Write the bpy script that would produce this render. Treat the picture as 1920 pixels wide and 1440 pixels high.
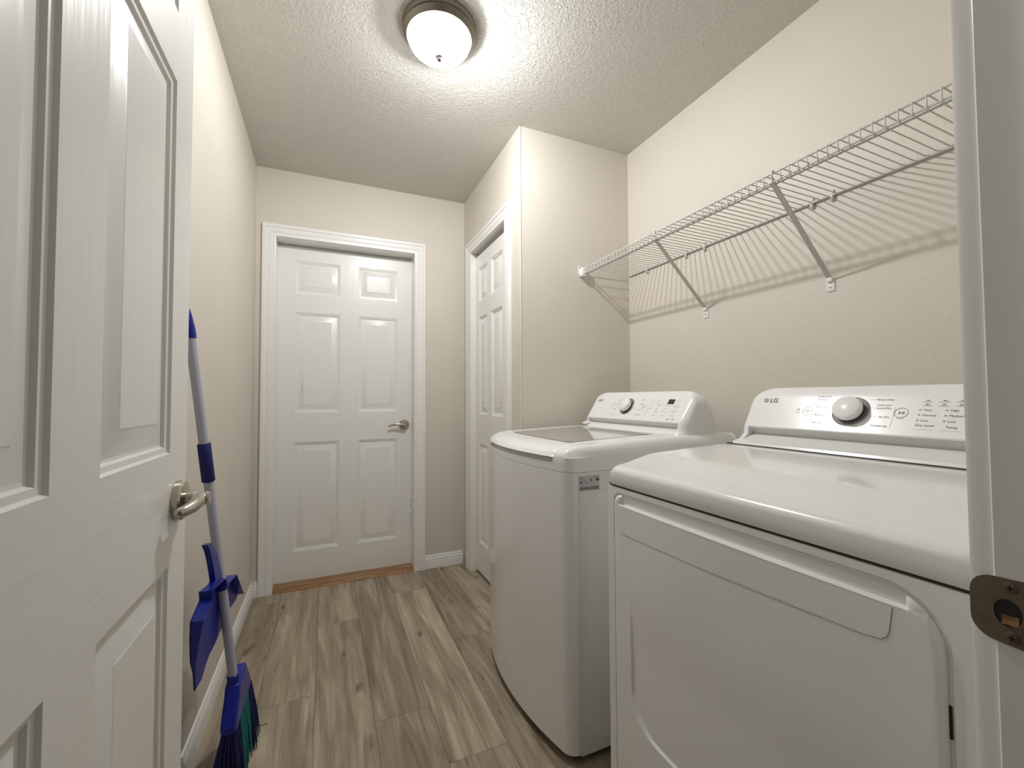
import bpy, bmesh, math, random
from mathutils import Vector, Matrix
random.seed(7)
for o in list(bpy.data.objects): bpy.data.objects.remove(o)
SC = bpy.context.scene
COL = SC.collection
PI = math.pi

# ---------------------------------------------------------------- camera
CAM = (0.3733, 0.0, 1.1055)
YAW, PITCH, ROLL, FPX = 0.4111, 0.0309, -0.0050, 800.55
fw = Vector((math.sin(YAW)*math.cos(PITCH), math.cos(YAW)*math.cos(PITCH), math.sin(PITCH)))
r0 = Vector((math.cos(YAW), -math.sin(YAW), 0)); u0 = r0.cross(fw)
rr = r0*math.cos(ROLL)+u0*math.sin(ROLL); uu = u0*math.cos(ROLL)-r0*math.sin(ROLL)
cd = bpy.data.cameras.new('camera'); cd.sensor_width = 36; cd.lens = 36*FPX/1920; cd.clip_start = .01
cam = bpy.data.objects.new('camera', cd); COL.objects.link(cam)
cam.matrix_world = Matrix(((rr.x,uu.x,-fw.x,CAM[0]),(rr.y,uu.y,-fw.y,CAM[1]),(rr.z,uu.z,-fw.z,CAM[2]),(0,0,0,1)))
SC.camera = cam

# ---------------------------------------------------------------- world, view
w = bpy.data.worlds.new('world'); SC.world = w; w.use_nodes = True
w.node_tree.nodes['Background'].inputs[0].default_value = (.5,.5,.5,1)
w.node_tree.nodes['Background'].inputs[1].default_value = .15
SC.view_settings.view_transform = 'Standard'; SC.view_settings.look = 'None'
SC.view_settings.gamma = 1; SC.view_settings.use_curve_mapping = False
SC.view_settings.exposure = 1.06
LAMP = (0.7395, 1.48)           # centre of the ceiling light
BULB_W = 25.0
DOME_EMIT = 5.5

# ---------------------------------------------------------------- room numbers
H, D, J, E, R = 2.44, 2.7895, 1.2359, 1.871, 1.8913
NW0, NW1 = 0.061, 0.176          # near wall (with the doorway we look through)
DX0, DX1 = 0.115, 0.900          # doorway opening

# ---------------------------------------------------------------- materials
def mat(name, col, rough=.5, metal=0, coat=0, spec=.5, bump=None, emis=None, var=None, aniso=0):
    m = bpy.data.materials.new(name); m.use_nodes = True; nt = m.node_tree; b = nt.nodes['Principled BSDF']
    b.inputs['Base Color'].default_value = (*col, 1); b.inputs['Roughness'].default_value = rough
    b.inputs['Metallic'].default_value = metal; b.inputs['Coat Weight'].default_value = coat
    b.inputs['Coat Roughness'].default_value = .08
    b.inputs['Specular IOR Level'].default_value = spec
    b.inputs['Anisotropic'].default_value = aniso
    if emis:
        b.inputs['Emission Color'].default_value = (*emis[0], 1); b.inputs['Emission Strength'].default_value = emis[1]
    tc = nt.nodes.new('ShaderNodeTexCoord')
    mp = nt.nodes.new('ShaderNodeMapping'); nt.links.new(tc.outputs['Object'], mp.inputs[0])
    if var:      # gentle colour mottling
        n = nt.nodes.new('ShaderNodeTexNoise'); n.inputs['Scale'].default_value = var[0]; n.inputs['Detail'].default_value = 4
        nt.links.new(mp.outputs[0], n.inputs[0])
        r = nt.nodes.new('ShaderNodeValToRGB')
        r.color_ramp.elements[0].position = .3; r.color_ramp.elements[1].position = .7
        r.color_ramp.elements[0].color = (*[c*(1-var[1]) for c in col], 1); r.color_ramp.elements[1].color = (*[min(1,c*(1+var[1])) for c in col], 1)
        nt.links.new(n.outputs[0], r.inputs[0]); nt.links.new(r.outputs[0], b.inputs['Base Color'])
    if bump:     # (kind, scale, strength, distance, stretch)
        kind, sc, st, dist, stretch = bump
        mp.inputs['Scale'].default_value = stretch
        n = nt.nodes.new('ShaderNodeTexNoise'); n.inputs['Scale'].default_value = sc
        n.inputs['Detail'].default_value = 3; n.inputs['Roughness'].default_value = .55
        nt.links.new(mp.outputs[0], n.inputs[0]); out = n.outputs[0]
        if kind == 'knock':
            n.inputs['Distortion'].default_value = .9
            r = nt.nodes.new('ShaderNodeValToRGB'); r.color_ramp.elements[0].position = .46; r.color_ramp.elements[1].position = .60
            r.color_ramp.interpolation = 'EASE'
            nt.links.new(out, r.inputs[0]); out = r.outputs[0]
        bp = nt.nodes.new('ShaderNodeBump'); bp.inputs['Strength'].default_value = st; bp.inputs['Distance'].default_value = dist
        nt.links.new(out, bp.inputs['Height']); nt.links.new(bp.outputs[0], b.inputs['Normal'])
    return m
ONE = (1,1,1)
M = {}
M['wall'] = mat('wall_paint', (.69,.64,.565), .55, bump=('noise', 70, .22, .003, ONE), var=(3,.015))
M['walltex'] = mat('wall_paint_knockdown', (.69,.64,.565), .55, bump=('knock', 60, .11, .0025, ONE), var=(3,.015))
M['ceil'] = mat('ceiling_knockdown', (.66,.64,.585), .6, bump=('knock', 85, .50, .004, (1,1,1)), var=(3,.015))
M['trim'] = mat('trim_paint', (.875,.865,.835), .30, bump=('noise', 25, .1, .001, ONE), coat=.15)
M['door_v'] = mat('door_paint_vertical_grain', (.865,.855,.825), .33, bump=('noise', 55, .35, .0022, (1,1,.06)), coat=.1)
M['door_h'] = mat('door_paint_horizontal_grain', (.865,.855,.825), .33, bump=('noise', 55, .35, .0022, (.06,.06,1)), coat=.1)
M['enamel'] = mat('white_enamel', (.87,.87,.86), .20, coat=.6)
M['enamel_side'] = mat('painted_steel_side', (.83,.835,.83), .38, bump=('noise', 300, .08, .0005, ONE))
M['plastic'] = mat('white_plastic', (.88,.88,.875), .22, coat=.4)
M['plastic_shade'] = mat('shaded_white_plastic', (.62,.62,.60), .35)  # white plastic with the shade of the undercuts put into its colour
M['dark'] = mat('black_rubber', (.012,.012,.013), .6)
M['seam'] = mat('dark_gap', (.05,.05,.045), .7)
M['ink'] = mat('grey_print', (.16,.16,.16), .5)
M['inkl'] = mat('light_grey_print', (.33,.33,.33), .5)
M['logo'] = mat('silver_grey_logo', (.13,.13,.135), .35)
M['display'] = mat('black_display', (.02,.02,.022), .12)
M['chrome'] = mat('chrome', (.62,.62,.62), .12, metal=1)
M['dial'] = mat('silver_dial_ring', (.42,.42,.42), .25, metal=.6)
M['nickel'] = mat('satin_nickel', (.50,.46,.40), .24, metal=1)
M['pan'] = mat('brushed_nickel_pan', (.22,.20,.165), .42, metal=1)
M['finial'] = mat('dull_bronze_finial', (.20,.155,.14), .55)
M['strike'] = mat('aged_bronze_plate', (.17,.135,.095), .42, metal=.75, var=(60,.15))
M['wire'] = mat('shaded_white_vinyl_wire', (.62,.61,.58), .35)  # white vinyl greyed to carry the shadow on its underside
M['brk'] = mat('white_bracket', (.85,.84,.82), .35)
M['brace'] = mat('grey_white_brace', (.60,.59,.55), .4)
M['blue'] = mat('blue_plastic', (.003,.012,.27), .30)
M['bluedk'] = mat('dark_blue_foam', (.004,.013,.13), .7, bump=('noise', 300, .4, .001, ONE))
M['pole'] = mat('lavender_white_pole', (.50,.50,.60), .38)
M['brist_b'] = mat('navy_bristles', (.004,.008,.085), .7)
M['brist_t'] = mat('teal_bristles', (.003,.17,.17), .6)
M['label'] = mat('silver_label', (.58,.58,.58), .4)
M['thread'] = mat('brown_thread', (.06,.045,.03), .8)
M['closetdark'] = mat('closet_interior', (.30,.27,.23), .7)

def threshold_mat():
    m = mat('oak_threshold', (.36,.18,.065), .38, coat=.2); nt = m.node_tree; b = nt.nodes['Principled BSDF']
    tc = nt.nodes.new('ShaderNodeTexCoord'); mp = nt.nodes.new('ShaderNodeMapping'); mp.inputs['Scale'].default_value = (2,40,60)
    n = nt.nodes.new('ShaderNodeTexNoise'); n.inputs['Scale'].default_value = 3; n.inputs['Detail'].default_value = 5
    r = nt.nodes.new('ShaderNodeValToRGB'); r.color_ramp.elements[0].color = (.19,.085,.03,1); r.color_ramp.elements[1].color = (.44,.24,.10,1)
    r.color_ramp.elements[0].position = .35; r.color_ramp.elements[1].position = .65
    nt.links.new(tc.outputs['Object'], mp.inputs[0]); nt.links.new(mp.outputs[0], n.inputs[0]); nt.links.new(n.outputs[0], r.inputs[0]); nt.links.new(r.outputs[0], b.inputs['Base Color'])
    return m
M['oak'] = threshold_mat()

def glass_dome():
    m = bpy.data.materials.new('lit_frosted_glass'); m.use_nodes = True; nt = m.node_tree; nt.nodes.clear()
    o = nt.nodes.new('ShaderNodeOutputMaterial'); mx = nt.nodes.new('ShaderNodeAddShader')
    t = nt.nodes.new('ShaderNodeBsdfTransparent'); t.inputs[0].default_value = (.72,.72,.72,1)
    e = nt.nodes.new('ShaderNodeEmission'); e.inputs[0].default_value = (.97,.98,1,1); e.inputs[1].default_value = DOME_EMIT
    # clear-ish bowl; dimmer band towards the rim is added to cut ceiling glare
    tc = nt.nodes.new('ShaderNodeTexCoord'); sp_ = nt.nodes.new('ShaderNodeSeparateXYZ'); mr = nt.nodes.new('ShaderNodeMapRange')
    mr.inputs[1].default_value = H-.092; mr.inputs[2].default_value = H-.070; mr.inputs[3].default_value = .74; mr.inputs[4].default_value = .24
    nt.links.new(tc.outputs['Object'], sp_.inputs[0]); nt.links.new(sp_.outputs[2], mr.inputs[0])
    cc = nt.nodes.new('ShaderNodeCombineColor')
    for k in range(3): nt.links.new(mr.outputs[0], cc.inputs[k])
    nt.links.new(cc.outputs[0], t.inputs[0])
    nt.links.new(t.outputs[0], mx.inputs[0]); nt.links.new(e.outputs[0], mx.inputs[1]); nt.links.new(mx.outputs[0], o.inputs[0])
    return m
M['dome'] = glass_dome()

def lid_glass():
    m = mat('tinted_lid_glass', (.42,.43,.40), .06, coat=1.0)
    return m
M['lidglass'] = lid_glass()

def floor_mat():
    m = bpy.data.materials.new('vinyl_plank'); m.use_nodes = True; nt = m.node_tree; N = nt.nodes; L = nt.links
    b = N['Principled BSDF']; b.inputs['Roughness'].default_value = .42
    uv = N.new('ShaderNodeUVMap'); uv.uv_map = 'plank'
    at = N.new('ShaderNodeAttribute'); at.attribute_name = 'tone'
    sep = N.new('ShaderNodeSeparateXYZ'); L.new(uv.outputs[0], sep.inputs[0])
    def cmb(sx, sy):
        c = N.new('ShaderNodeCombineXYZ'); a = N.new('ShaderNodeMath'); a.operation='MULTIPLY'; a.inputs[1].default_value=sx
        d = N.new('ShaderNodeMath'); d.operation='MULTIPLY'; d.inputs[1].default_value=sy
        z = N.new('ShaderNodeMath'); z.operation='MULTIPLY'; z.inputs[1].default_value=37.0
        L.new(sep.outputs[0], a.inputs[0]); L.new(sep.outputs[1], d.inputs[0]); L.new(at.outputs['Fac'], z.inputs[0])
        L.new(a.outputs[0], c.inputs[0]); L.new(d.outputs[0], c.inputs[1]); L.new(z.outputs[0], c.inputs[2]); return c
    def noise(c, det, rough, dist):
        n = N.new('ShaderNodeTexNoise'); n.inputs['Scale'].default_value = 1; n.inputs['Detail'].default_value = det
        n.inputs['Roughness'].default_value = rough; n.inputs['Distortion'].default_value = dist; L.new(c.outputs[0], n.inputs[0]); return n
    broad = noise(cmb(17, 1.7), 3, .55, 1.1)          # cathedral streaks
    fine = noise(cmb(120, 3.2), 4, .6, .3)           # fine grain
    knot = noise(cmb(22, 8), 1, .4, .2)
    r1 = N.new('ShaderNodeValToRGB'); els = r1.color_ramp.elements
    els[0].position = .28; els[0].color = (.215,.172,.120,1); els[1].position = .74; els[1].color = (.60,.515,.400,1)
    e = els.new(.45); e.color = (.33,.27,.195,1); e = els.new(.60); e.color = (.45,.38,.285,1)
    L.new(broad.outputs[0], r1.inputs[0])
    r2 = N.new('ShaderNodeValToRGB'); r2.color_ramp.elements[0].position=.3; r2.color_ramp.elements[0].color=(.80,.78,.75,1)
    r2.color_ramp.elements[1].position=.7; r2.color_ramp.elements[1].color=(1.08,1.08,1.08,1); L.new(fine.outputs[0], r2.inputs[0])
    mx = N.new('ShaderNodeMix'); mx.data_type='RGBA'; mx.blend_type='MULTIPLY'; mx.inputs[0].default_value = 1
    L.new(r1.outputs[0], mx.inputs[6]); L.new(r2.outputs[0], mx.inputs[7])
    r3 = N.new('ShaderNodeValToRGB'); r3.color_ramp.elements[0].position=.70; r3.color_ramp.elements[0].color=(1,1,1,1)
    r3.color_ramp.elements[1].position=.80; r3.color_ramp.elements[1].color=(.45,.40,.36,1); L.new(knot.outputs[0], r3.inputs[0])
    m2 = N.new('ShaderNodeMix'); m2.data_type='RGBA'; m2.blend_type='MULTIPLY'; m2.inputs[0].default_value = 1
    L.new(mx.outputs[2], m2.inputs[6]); L.new(r3.outputs[0], m2.inputs[7])
    # tone of each plank
    tn = N.new('ShaderNodeMapRange'); tn.inputs[3].default_value = .84; tn.inputs[4].default_value = 1.12; L.new(at.outputs['Fac'], tn.inputs[0])
    m3 = N.new('ShaderNodeMix'); m3.data_type='RGBA'; m3.blend_type='MULTIPLY'; m3.inputs[0].default_value = 1
    L.new(m2.outputs[2], m3.inputs[6]); L.new(tn.outputs[0], m3.inputs[7])
    L.new(m3.outputs[2], b.inputs['Base Color'])
    bp = N.new('ShaderNodeBump'); bp.inputs['Strength'].default_value = .25; bp.inputs['Distance'].default_value = .001
    L.new(fine.outputs[0], bp.inputs['Height']); L.new(bp.outputs[0], b.inputs['Normal'])
    return m
M['floor'] = floor_mat()

# ---------------------------------------------------------------- mesh helpers
class MB:
    def __init__(s): s.bm = bmesh.new()
    def quad(s, pts, mi=0):
        vs = [s.bm.verts.new(p) for p in pts]
        f = s.bm.faces.new(vs); f.material_index = mi; return f
    def box(s, a, b, bev=0, mi=0, seg=2):
        x0,y0,z0 = a; x1,y1,z1 = b
        P = [(x0,y0,z0),(x1,y0,z0),(x1,y1,z0),(x0,y1,z0),(x0,y0,z1),(x1,y0,z1),(x1,y1,z1),(x0,y1,z1)]
        t = bmesh.new(); v = [t.verts.new(p) for p in P]
        for f in ((0,3,2,1),(4,5,6,7),(0,1,5,4),(1,2,6,5),(2,3,7,6),(3,0,4,7)): t.faces.new([v[i] for i in f]).material_index = mi
        if bev: bmesh.ops.bevel(t, geom=t.edges[:], offset=bev, segments=seg, profile=.5, affect='EDGES')
        for f in t.faces: f.material_index = mi
        s.merge(t)
    def merge(s, t):
        me = bpy.data.meshes.new('tmp'); t.to_mesh(me); t.free(); s.bm.from_mesh(me); bpy.data.meshes.remove(me)
    def loft(s, rings, cap=True, mi=0, closed=False):
        V = [[s.bm.verts.new(p) for p in r] for r in rings]; n = len(V[0])
        for a, b in zip(V, V[1:] + ([V[0]] if closed else [])):
            for i in range(n):
                try: s.bm.faces.new([a[i], a[(i+1)%n], b[(i+1)%n], b[i]]).material_index = mi
                except ValueError: pass
        if cap and not closed:
            s.bm.faces.new(V[0][::-1]).material_index = mi; s.bm.faces.new(V[-1]).material_index = mi
    def tube(s, pts, r, n=8, mi=0, cap=True, flat=None):
        pts = [Vector(p) for p in pts]; rings = []
        rs = r if isinstance(r, (list, tuple)) else [r]*len(pts)
        ref = None
        for i, p in enumerate(pts):
            d = (pts[min(i+1,len(pts)-1)] - pts[max(i-1,0)]).normalized()
            if ref is None: ref = Vector((0,0,1)) if abs(d.z) < .9 else Vector((0,1,0))
            a = d.cross(ref).normalized(); b = a.cross(d).normalized(); ref = b
            k = flat if flat else 1
            rings.append([p + (a*math.cos(t)*k + b*math.sin(t))*rs[i] for t in [2*PI*j/n for j in range(n)]])
        s.loft(rings, cap, mi)
    def lathe(s, prof, org, axis, n=32, mi=0, cap=True):
        axis = Vector(axis).normalized(); ref = Vector((0,0,1)) if abs(axis.z) < .9 else Vector((1,0,0))
        a = axis.cross(ref).normalized(); b = axis.cross(a); org = Vector(org)
        s.loft([[org + axis*h + (a*math.cos(2*PI*j/n)+b*math.sin(2*PI*j/n))*max(r,1e-5) for j in range(n)] for r, h in prof], cap, mi)
    def poly(s, pts, thick, mi=0):
        """planar outline pts (3-D) extruded by vector thick"""
        t = Vector(thick); s.loft([[Vector(p) for p in pts], [Vector(p)+t for p in pts]], True, mi)
    def build(s, name, ms, parent=None, smooth=30, **kw):
        bmesh.ops.recalc_face_normals(s.bm, faces=s.bm.faces[:])
        me = bpy.data.meshes.new(name); s.bm.to_mesh(me); s.bm.free()
        for m in (ms if isinstance(ms, (list, tuple)) else [ms]): me.materials.append(m)
        o = bpy.data.objects.new(name, me); COL.objects.link(o)
        if smooth:
            for p in me.polygons: p.use_smooth = True
            try: me.set_sharp_from_angle(angle=math.radians(smooth))
            except Exception: pass
        if parent is not None: attach(o, parent)
        for k, v in kw.items():
            if v is not None: o[k] = v
        return o
def world_loc(o):
    v = Vector(o.location) if o.parent is None else Vector((0,0,0)); return o.get('_w', None)
BASE = {}
def attach(o, parent):
    o.parent = parent
    b = BASE.get(parent.name, Vector((0,0,0)))       # everything is modelled in room coordinates
    o.matrix_parent_inverse = Matrix.Translation(-b)
def thing(name, loc, label=None, cat=None, kind=None, group=None):
    o = bpy.data.objects.new(name, None); COL.objects.link(o); o.location = loc; o.empty_display_size = .05
    BASE[o.name] = Vector(loc)
    if label: o['label'] = label
    if cat: o['category'] = cat
    if kind: o['kind'] = kind
    if group: o['group'] = group
    return o
def mod_bevel(o, wdt, seg=2, ang=40):
    m = o.modifiers.new('bevel', 'BEVEL'); m.width = wdt; m.segments = seg; m.limit_method = 'ANGLE'; m.angle_limit = math.radians(ang); m.harden_normals = False

# ================================================================= ROOM
def struct(name, mb, m, parent=None, smooth=30, **kw):
    o = mb.build(name, m, parent, smooth)
    if parent is None: o['kind'] = 'structure'
    for k, v in kw.items(): o[k] = v
    return o
# floor: every plank is its own face with uv and tone
def make_floor():
    bm = bmesh.new(); uvl = bm.loops.layers.uv.new('plank'); tl = bm.faces.layers.float.new('tone')
    ry = {0:1.785, 1:2.306, 2:1.556, 3:1.292, 4:1.93, -1:2.657}
    wd, ln, g = .19, 1.22, .0006
    X0, X1, Y0, Y1 = -.62, R+.12, -1.2, D+.25
    tones = {}
    for r in range(-5, 11):
        xa, xb = .155+r*wd, .155+(r+1)*wd
        xa2, xb2 = max(xa, X0), min(xb, X1)
        if xb2 <= xa2: continue
        off = ry.get(r, random.uniform(0, ln)) % ln
        k = -3
        while True:
            ya, yb = off + k*ln, off+(k+1)*ln; k += 1
            if ya > Y1: break
            a, b = max(ya, Y0), min(yb, Y1)
            if b <= a: continue
            t = random.random()
            vs = [bm.verts.new(p) for p in ((xa2+g,a+g,0),(xb2-g,a+g,0),(xb2-g,b-g,0),(xa2+g,b-g,0))]
            f = bm.faces.new(vs); f[tl] = t; ou = random.uniform(0, 9)
            for lp, v in zip(f.loops, vs): lp[uvl].uv = (v.co.x+ou, v.co.y+ou*3.1)
    # subfloor showing as the dark hairline between planks
    f = bm.faces.new([bm.verts.new(p) for p in ((X0,Y0,-.0015),(X1,Y0,-.0015),(X1,Y1,-.0015),(X0,Y1,-.0015))]); f.material_index = 1
    for z in (-.03,):
        f = bm.faces.new([bm.verts.new(p) for p in ((X0,Y1,z),(X1,Y1,z),(X1,Y0,z),(X0,Y0,z))]); f.material_index = 1
    me = bpy.data.meshes.new('floor'); bm.to_mesh(me); bm.free(); me.materials.append(M['floor']); me.materials.append(M['seam'])
    o = bpy.data.objects.new('floor', me); COL.objects.link(o); o['kind'] = 'structure'
make_floor()
m = MB(); m.box((-.62,-1.2,H), (R+.12,D+.25,H+.08)); struct('ceiling', m, M['ceil'], smooth=0)
m = MB(); m.box((-.11,NW1,0), (0,D+.25,H)); struct('wall_left', m, M['wall'], smooth=0)
m = MB(); m.box((R,NW1,0), (R+.11,D+.25,H)); struct('wall_right', m, M['walltex'], smooth=0)
# far wall with the exterior door opening
OX0, OX1, OZ = .0985, .9015, 2.047
m = MB(); m.box((0,D,0),(OX0,D+.12,H)); m.box((OX1,D,0),(R,D+.12,H)); m.box((OX0,D,OZ),(OX1,D+.12,H)); struct('wall_back', m, M['wall'], smooth=0)
# closet wall (faces the aisle) with door opening, and its return
CY0, CY1, CZ = 2.05, 2.63, 2.045
m = MB(); m.box((J,E+.11,0),(J+.11,CY0,H)); m.box((J,CY1,0),(J+.11,D,H)); m.box((J,CY0,CZ),(J+.11,CY1,H)); struct('wall_closet', m, M['wall'], smooth=0)
m = MB(); m.box((J,E,0),(R,E+.11,H))
# return face with its slightly rounded corner bead
struct('wall_return', m, M['walltex'], smooth=0)
m = MB(); m.tube([(J+.0030,E+.0020,0),(J+.0030,E+.0020,H-.001)], .0048, 14); struct('trim_7', m, M['wall'], smooth=60)
# near wall, the doorway the picture is taken through
m = MB(); m.box((-.11,NW0,0),(DX0-.02,NW1,H)); m.box((DX1+.02,NW0,0),(R+.11,NW1,H)); m.box((DX0-.02,NW0,2.08),(DX1+.02,NW1,H)); struct('wall_front', m, M['wall'], smooth=0)
# hallway behind the camera
m = MB(); m.box((-.62,-1.2,0),(-.51,NW0,H)); struct('wall_hall_left', m, M['wall'], smooth=0)
m = MB(); m.box((R,-1.2,0),(R+.11,NW0,H)); struct('wall_hall_right', m, M['wall'], smooth=0)
m = MB(); m.box((-.51,-1.2,0),(R,-1.09,H)); struct('wall_hall_back', m, M['wall'], smooth=0)
m = MB(); m.box((-.51,NW0,0),(-.11,NW1,H)); struct('wall_hall_front', m, M['wall'], smooth=0)

# ---- casing: colonial profile (distance from opening, thickness)
PROF = [(.000,0),(.000,.009),(.004,.011),(.020,.0115),(.024,.014),(.028,.0125),(.048,.0135),(.052,.0175),(.0665,.018),(.0695,.015),(.0695,0)]
def casing(name, a0, a1, top, to3, widths=(1,1,1), parent=None, PROF=PROF):
    """a0,a1 opening edges along the wall axis; to3(a,z,t)->3-D"""
    m = MB(); rings = []
    for (wd, t) in PROF:
        pass
    def ring(kind):
        out = []
        for wd, t in PROF:
            l, tp, r = wd*widths[0], wd*widths[1], wd*widths[2]
            if kind == 0: out.append(to3(a0-l, 0, t))
            if kind == 1: out.append(to3(a0-l, top+tp, t))
            if kind == 2: out.append(to3(a1+r, top+tp, t))
            if kind == 3: out.append(to3(a1+r, 0, t))
        return out
    m.loft([ring(k) for k in range(4)])
    return struct(name, m, M['trim'], parent, smooth=25)
casing('trim_1', .1016, .899, 2.045, lambda a,z,t: (a, D-t, z))
casing('trim_2', CY0+.004, CY1-.004, 2.043, lambda a,z,t: (J-t, a, z), widths=(1,1,1.15))
casing('trim_3', DX0-.005, DX1+.005, 2.065, lambda a,z,t: (a, NW1+t, z), PROF=[(0,0),(0,.013),(.0015,.0165),(.004,.0175)]+PROF[7:])

# jambs
def jamb(name, boxes, parent=None):
    m = MB()
    for a, b in boxes: m.box(a, b, .0012, seg=1)
    return struct(name, m, M['trim'], parent)
jamb('trim_4', [((OX0-.0,D+.0005,0),(OX0+.004,D+.12,2.043)), ((OX1-.004,D+.0005,0),(OX1,D+.12,2.043)), ((OX0,D+.0005,2.041),(OX1,D+.12,OZ))])
jamb('trim_5', [((J+.0005,CY0,0),(J+.11,CY0+.004,CZ)), ((J+.0005,CY1-.004,0),(J+.11,CY1,CZ)), ((J+.0005,CY0,CZ-.003),(J+.11,CY1,CZ)),
                ((J+.066,CY0+.004,2.012),(J+.10,CY1-.004,CZ-.003))])
# doorway jamb on the right, with door stop, and the left one
jr = jamb('trim_6', [((DX1,NW0,0),(DX1+.02,NW1,2.08)), ((DX1-.011,NW1-.083,0),(DX1,NW1-.037,2.05)),
     ((DX0-.02,NW0,0),(DX0,NW1,2.08)), ((DX0,NW1-.083,0),(DX0+.011,NW1-.037,2.05)), ((DX0,NW0,2.06),(DX1,NW1,2.08))])

# baseboards
BPROF = [(0,0),(.0125,0),(.0125,.050),(.0110,.054),(.0125,.058),(.0105,.066),(.0075,.070),(.0080,.076),(.0045,.083),(0,.084)]
def baseboard(name, p0, p1, nrm):
    m = MB(); n = Vector(nrm)
    m.loft([[Vector(p)+n*t+Vector((0,0,z)) for t, z in BPROF] for p in (p0, p1)]); struct(name, m, M['trim'], smooth=25)
baseboard('baseboard_left', (0,NW1+.02,0), (0,D,0), (1,0,0))
baseboard('baseboard_back', (.969,D,0), (J-.016,D,0), (0,-1,0))
baseboard('baseboard_right', (R,NW1,0), (R,E,0), (-1,0,0))
baseboard('baseboard_return', (J,E,0), (R-.013,E,0), (0,-1,0))
baseboard('baseboard_closet', (J,E-.012,0), (J,CY0-.068,0), (-1,0,0))
baseboard('baseboard_back_left', (.0125,D,0), (.031,D,0), (0,-1,0))

# ---- six-panel door slab
def door_slab(name, w, h, t, cols, rows, to3, parent=None, top=None):
    """to3(a, z, d): a across 0..w, z up, d outward from the front face (d=-t is the back)"""
    m = MB()
    rings = [(0,0),(.003,-.0040),(.010,-.0052),(.013,-.0095),(.017,-.0100),(.049,-.0022),(.051,-.0012)]
    for side in (0, 1):
        def P(a, z, d): return to3(a, z, d if side == 0 else -t-d)
        A = sorted(set([0, w]+[c for cc in cols for c in cc])); Z = sorted(set([0, h]+[r for rr_ in rows for r in rr_]))
        for i in range(len(A)-1):
            for k in range(len(Z)-1):
                a0, a1, z0, z1 = A[i], A[i+1], Z[k], Z[k+1]
                incol = any(abs(a0-c[0])<1e-6 for c in cols); inrow = any(abs(z0-r[0])<1e-6 for r in rows)
                if incol and inrow:
                    s = min(1, (a1-a0)/.16)
                    V = []
                    for o_, d in rings:
                        o_ *= s; V.append([m.bm.verts.new(P(*q, d)) for q in ((a0+o_,z0+o_),(a1-o_,z0+o_),(a1-o_,z1-o_),(a0+o_,z1-o_))])
                    for u, v in zip(V, V[1:]):
                        for q in range(4): m.bm.faces.new([u[q], u[(q+1)%4], v[(q+1)%4], v[q]]).material_index = 0
                    m.bm.faces.new(V[-1]).material_index = 0
                else:
                    rail = (not inrow) and (i not in (0, len(A)-2))
                    if not inrow and len(A) > 3: rail = i not in (0, len(A)-2)
                    m.quad([P(a0,z0,0),P(a1,z0,0),P(a1,z1,0),P(a0,z1,0)], 1 if rail else 0)
    for q in (((0,0),(w,0)),((w,0),(w,h)),((w,h),(0,h)),((0,h),(0,0))):
        (a,z),(b,c) = q
        m.quad([to3(a,z,0),to3(b,c,0),to3(b,c,-t),to3(a,z,-t)])
    bmesh.ops.remove_doubles(m.bm, verts=m.bm.verts[:], dist=1e-5)
    return m.build(name, [M['door_v'], M['door_h']], parent, smooth=20)
ROWS = [(.190-.012,.838-.012),(1.018-.012,1.628-.012),(1.744-.012,1.946-.012)]
# door_1: far exterior door
FY = D+.100
d1 = door_slab('door_1', .795, 2.018, .040, [(.2-.1025,.452-.1025),(.562-.1025,.806-.1025)], ROWS[:], lambda a,z,d: (.1025+a, FY-d, .017+z-.005))
d1['kind'] = 'structure'
# door_2: closet door
d2 = door_slab('door_2', .566, 2.000, .032, [(.120,.290),(.365,.510)], [(.185,.800),(.985,1.600),(1.700,1.915)], lambda a,z,d: (J+.030-d, CY0+.007+a, .014+z))
d2['kind'] = 'structure'
# door_3: the open door on the left
OD = .145; HY = .1775
d3 = door_slab('door_3', .760, 2.030, .035, [(.105,.345),(.440,.672)], [(.178,.826),(1.006,1.616),(1.732,1.934)], lambda a,z,d: (OD+d, HY+a, .012+z))
d3['kind'] = 'structure'

# oak threshold under the far door
m = MB(); rg = []
for x in (OX0+.004, OX1-.004):
    rg.append([(x,D-.012,0),(x,D-.010,.004),(x,D+.010,.010),(x,D+.020,.0135),(x,D+.05,.015),(x,D+.12,.015),(x,D+.12,0)])
m.loft(rg)
th = m.build('trim_8', M['oak'], None, smooth=20); th['kind'] = 'structure'
# worn chips of paint on the far door near its bottom right edge and the scratch on its left panel
m = MB()
for (x, z, w_, h_) in [(.889,.42,.004,.012),(.8915,.38,.003,.022),(.890,.335,.005,.010),(.8920,.30,.003,.018),(.8905,.262,.004,.012)]:
    m.box((x,FY-.0006,z),(x+w_,FY+.001,z+h_))
m.tube([(.246,FY-.0008,1.185),(.240,FY-.0008,1.17),(.2405,FY-.0008,1.13)], .0008, 5)
o = m.build('paint_chip', M['inkl'], d1, smooth=0, label='chipped paint and scratches')

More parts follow.
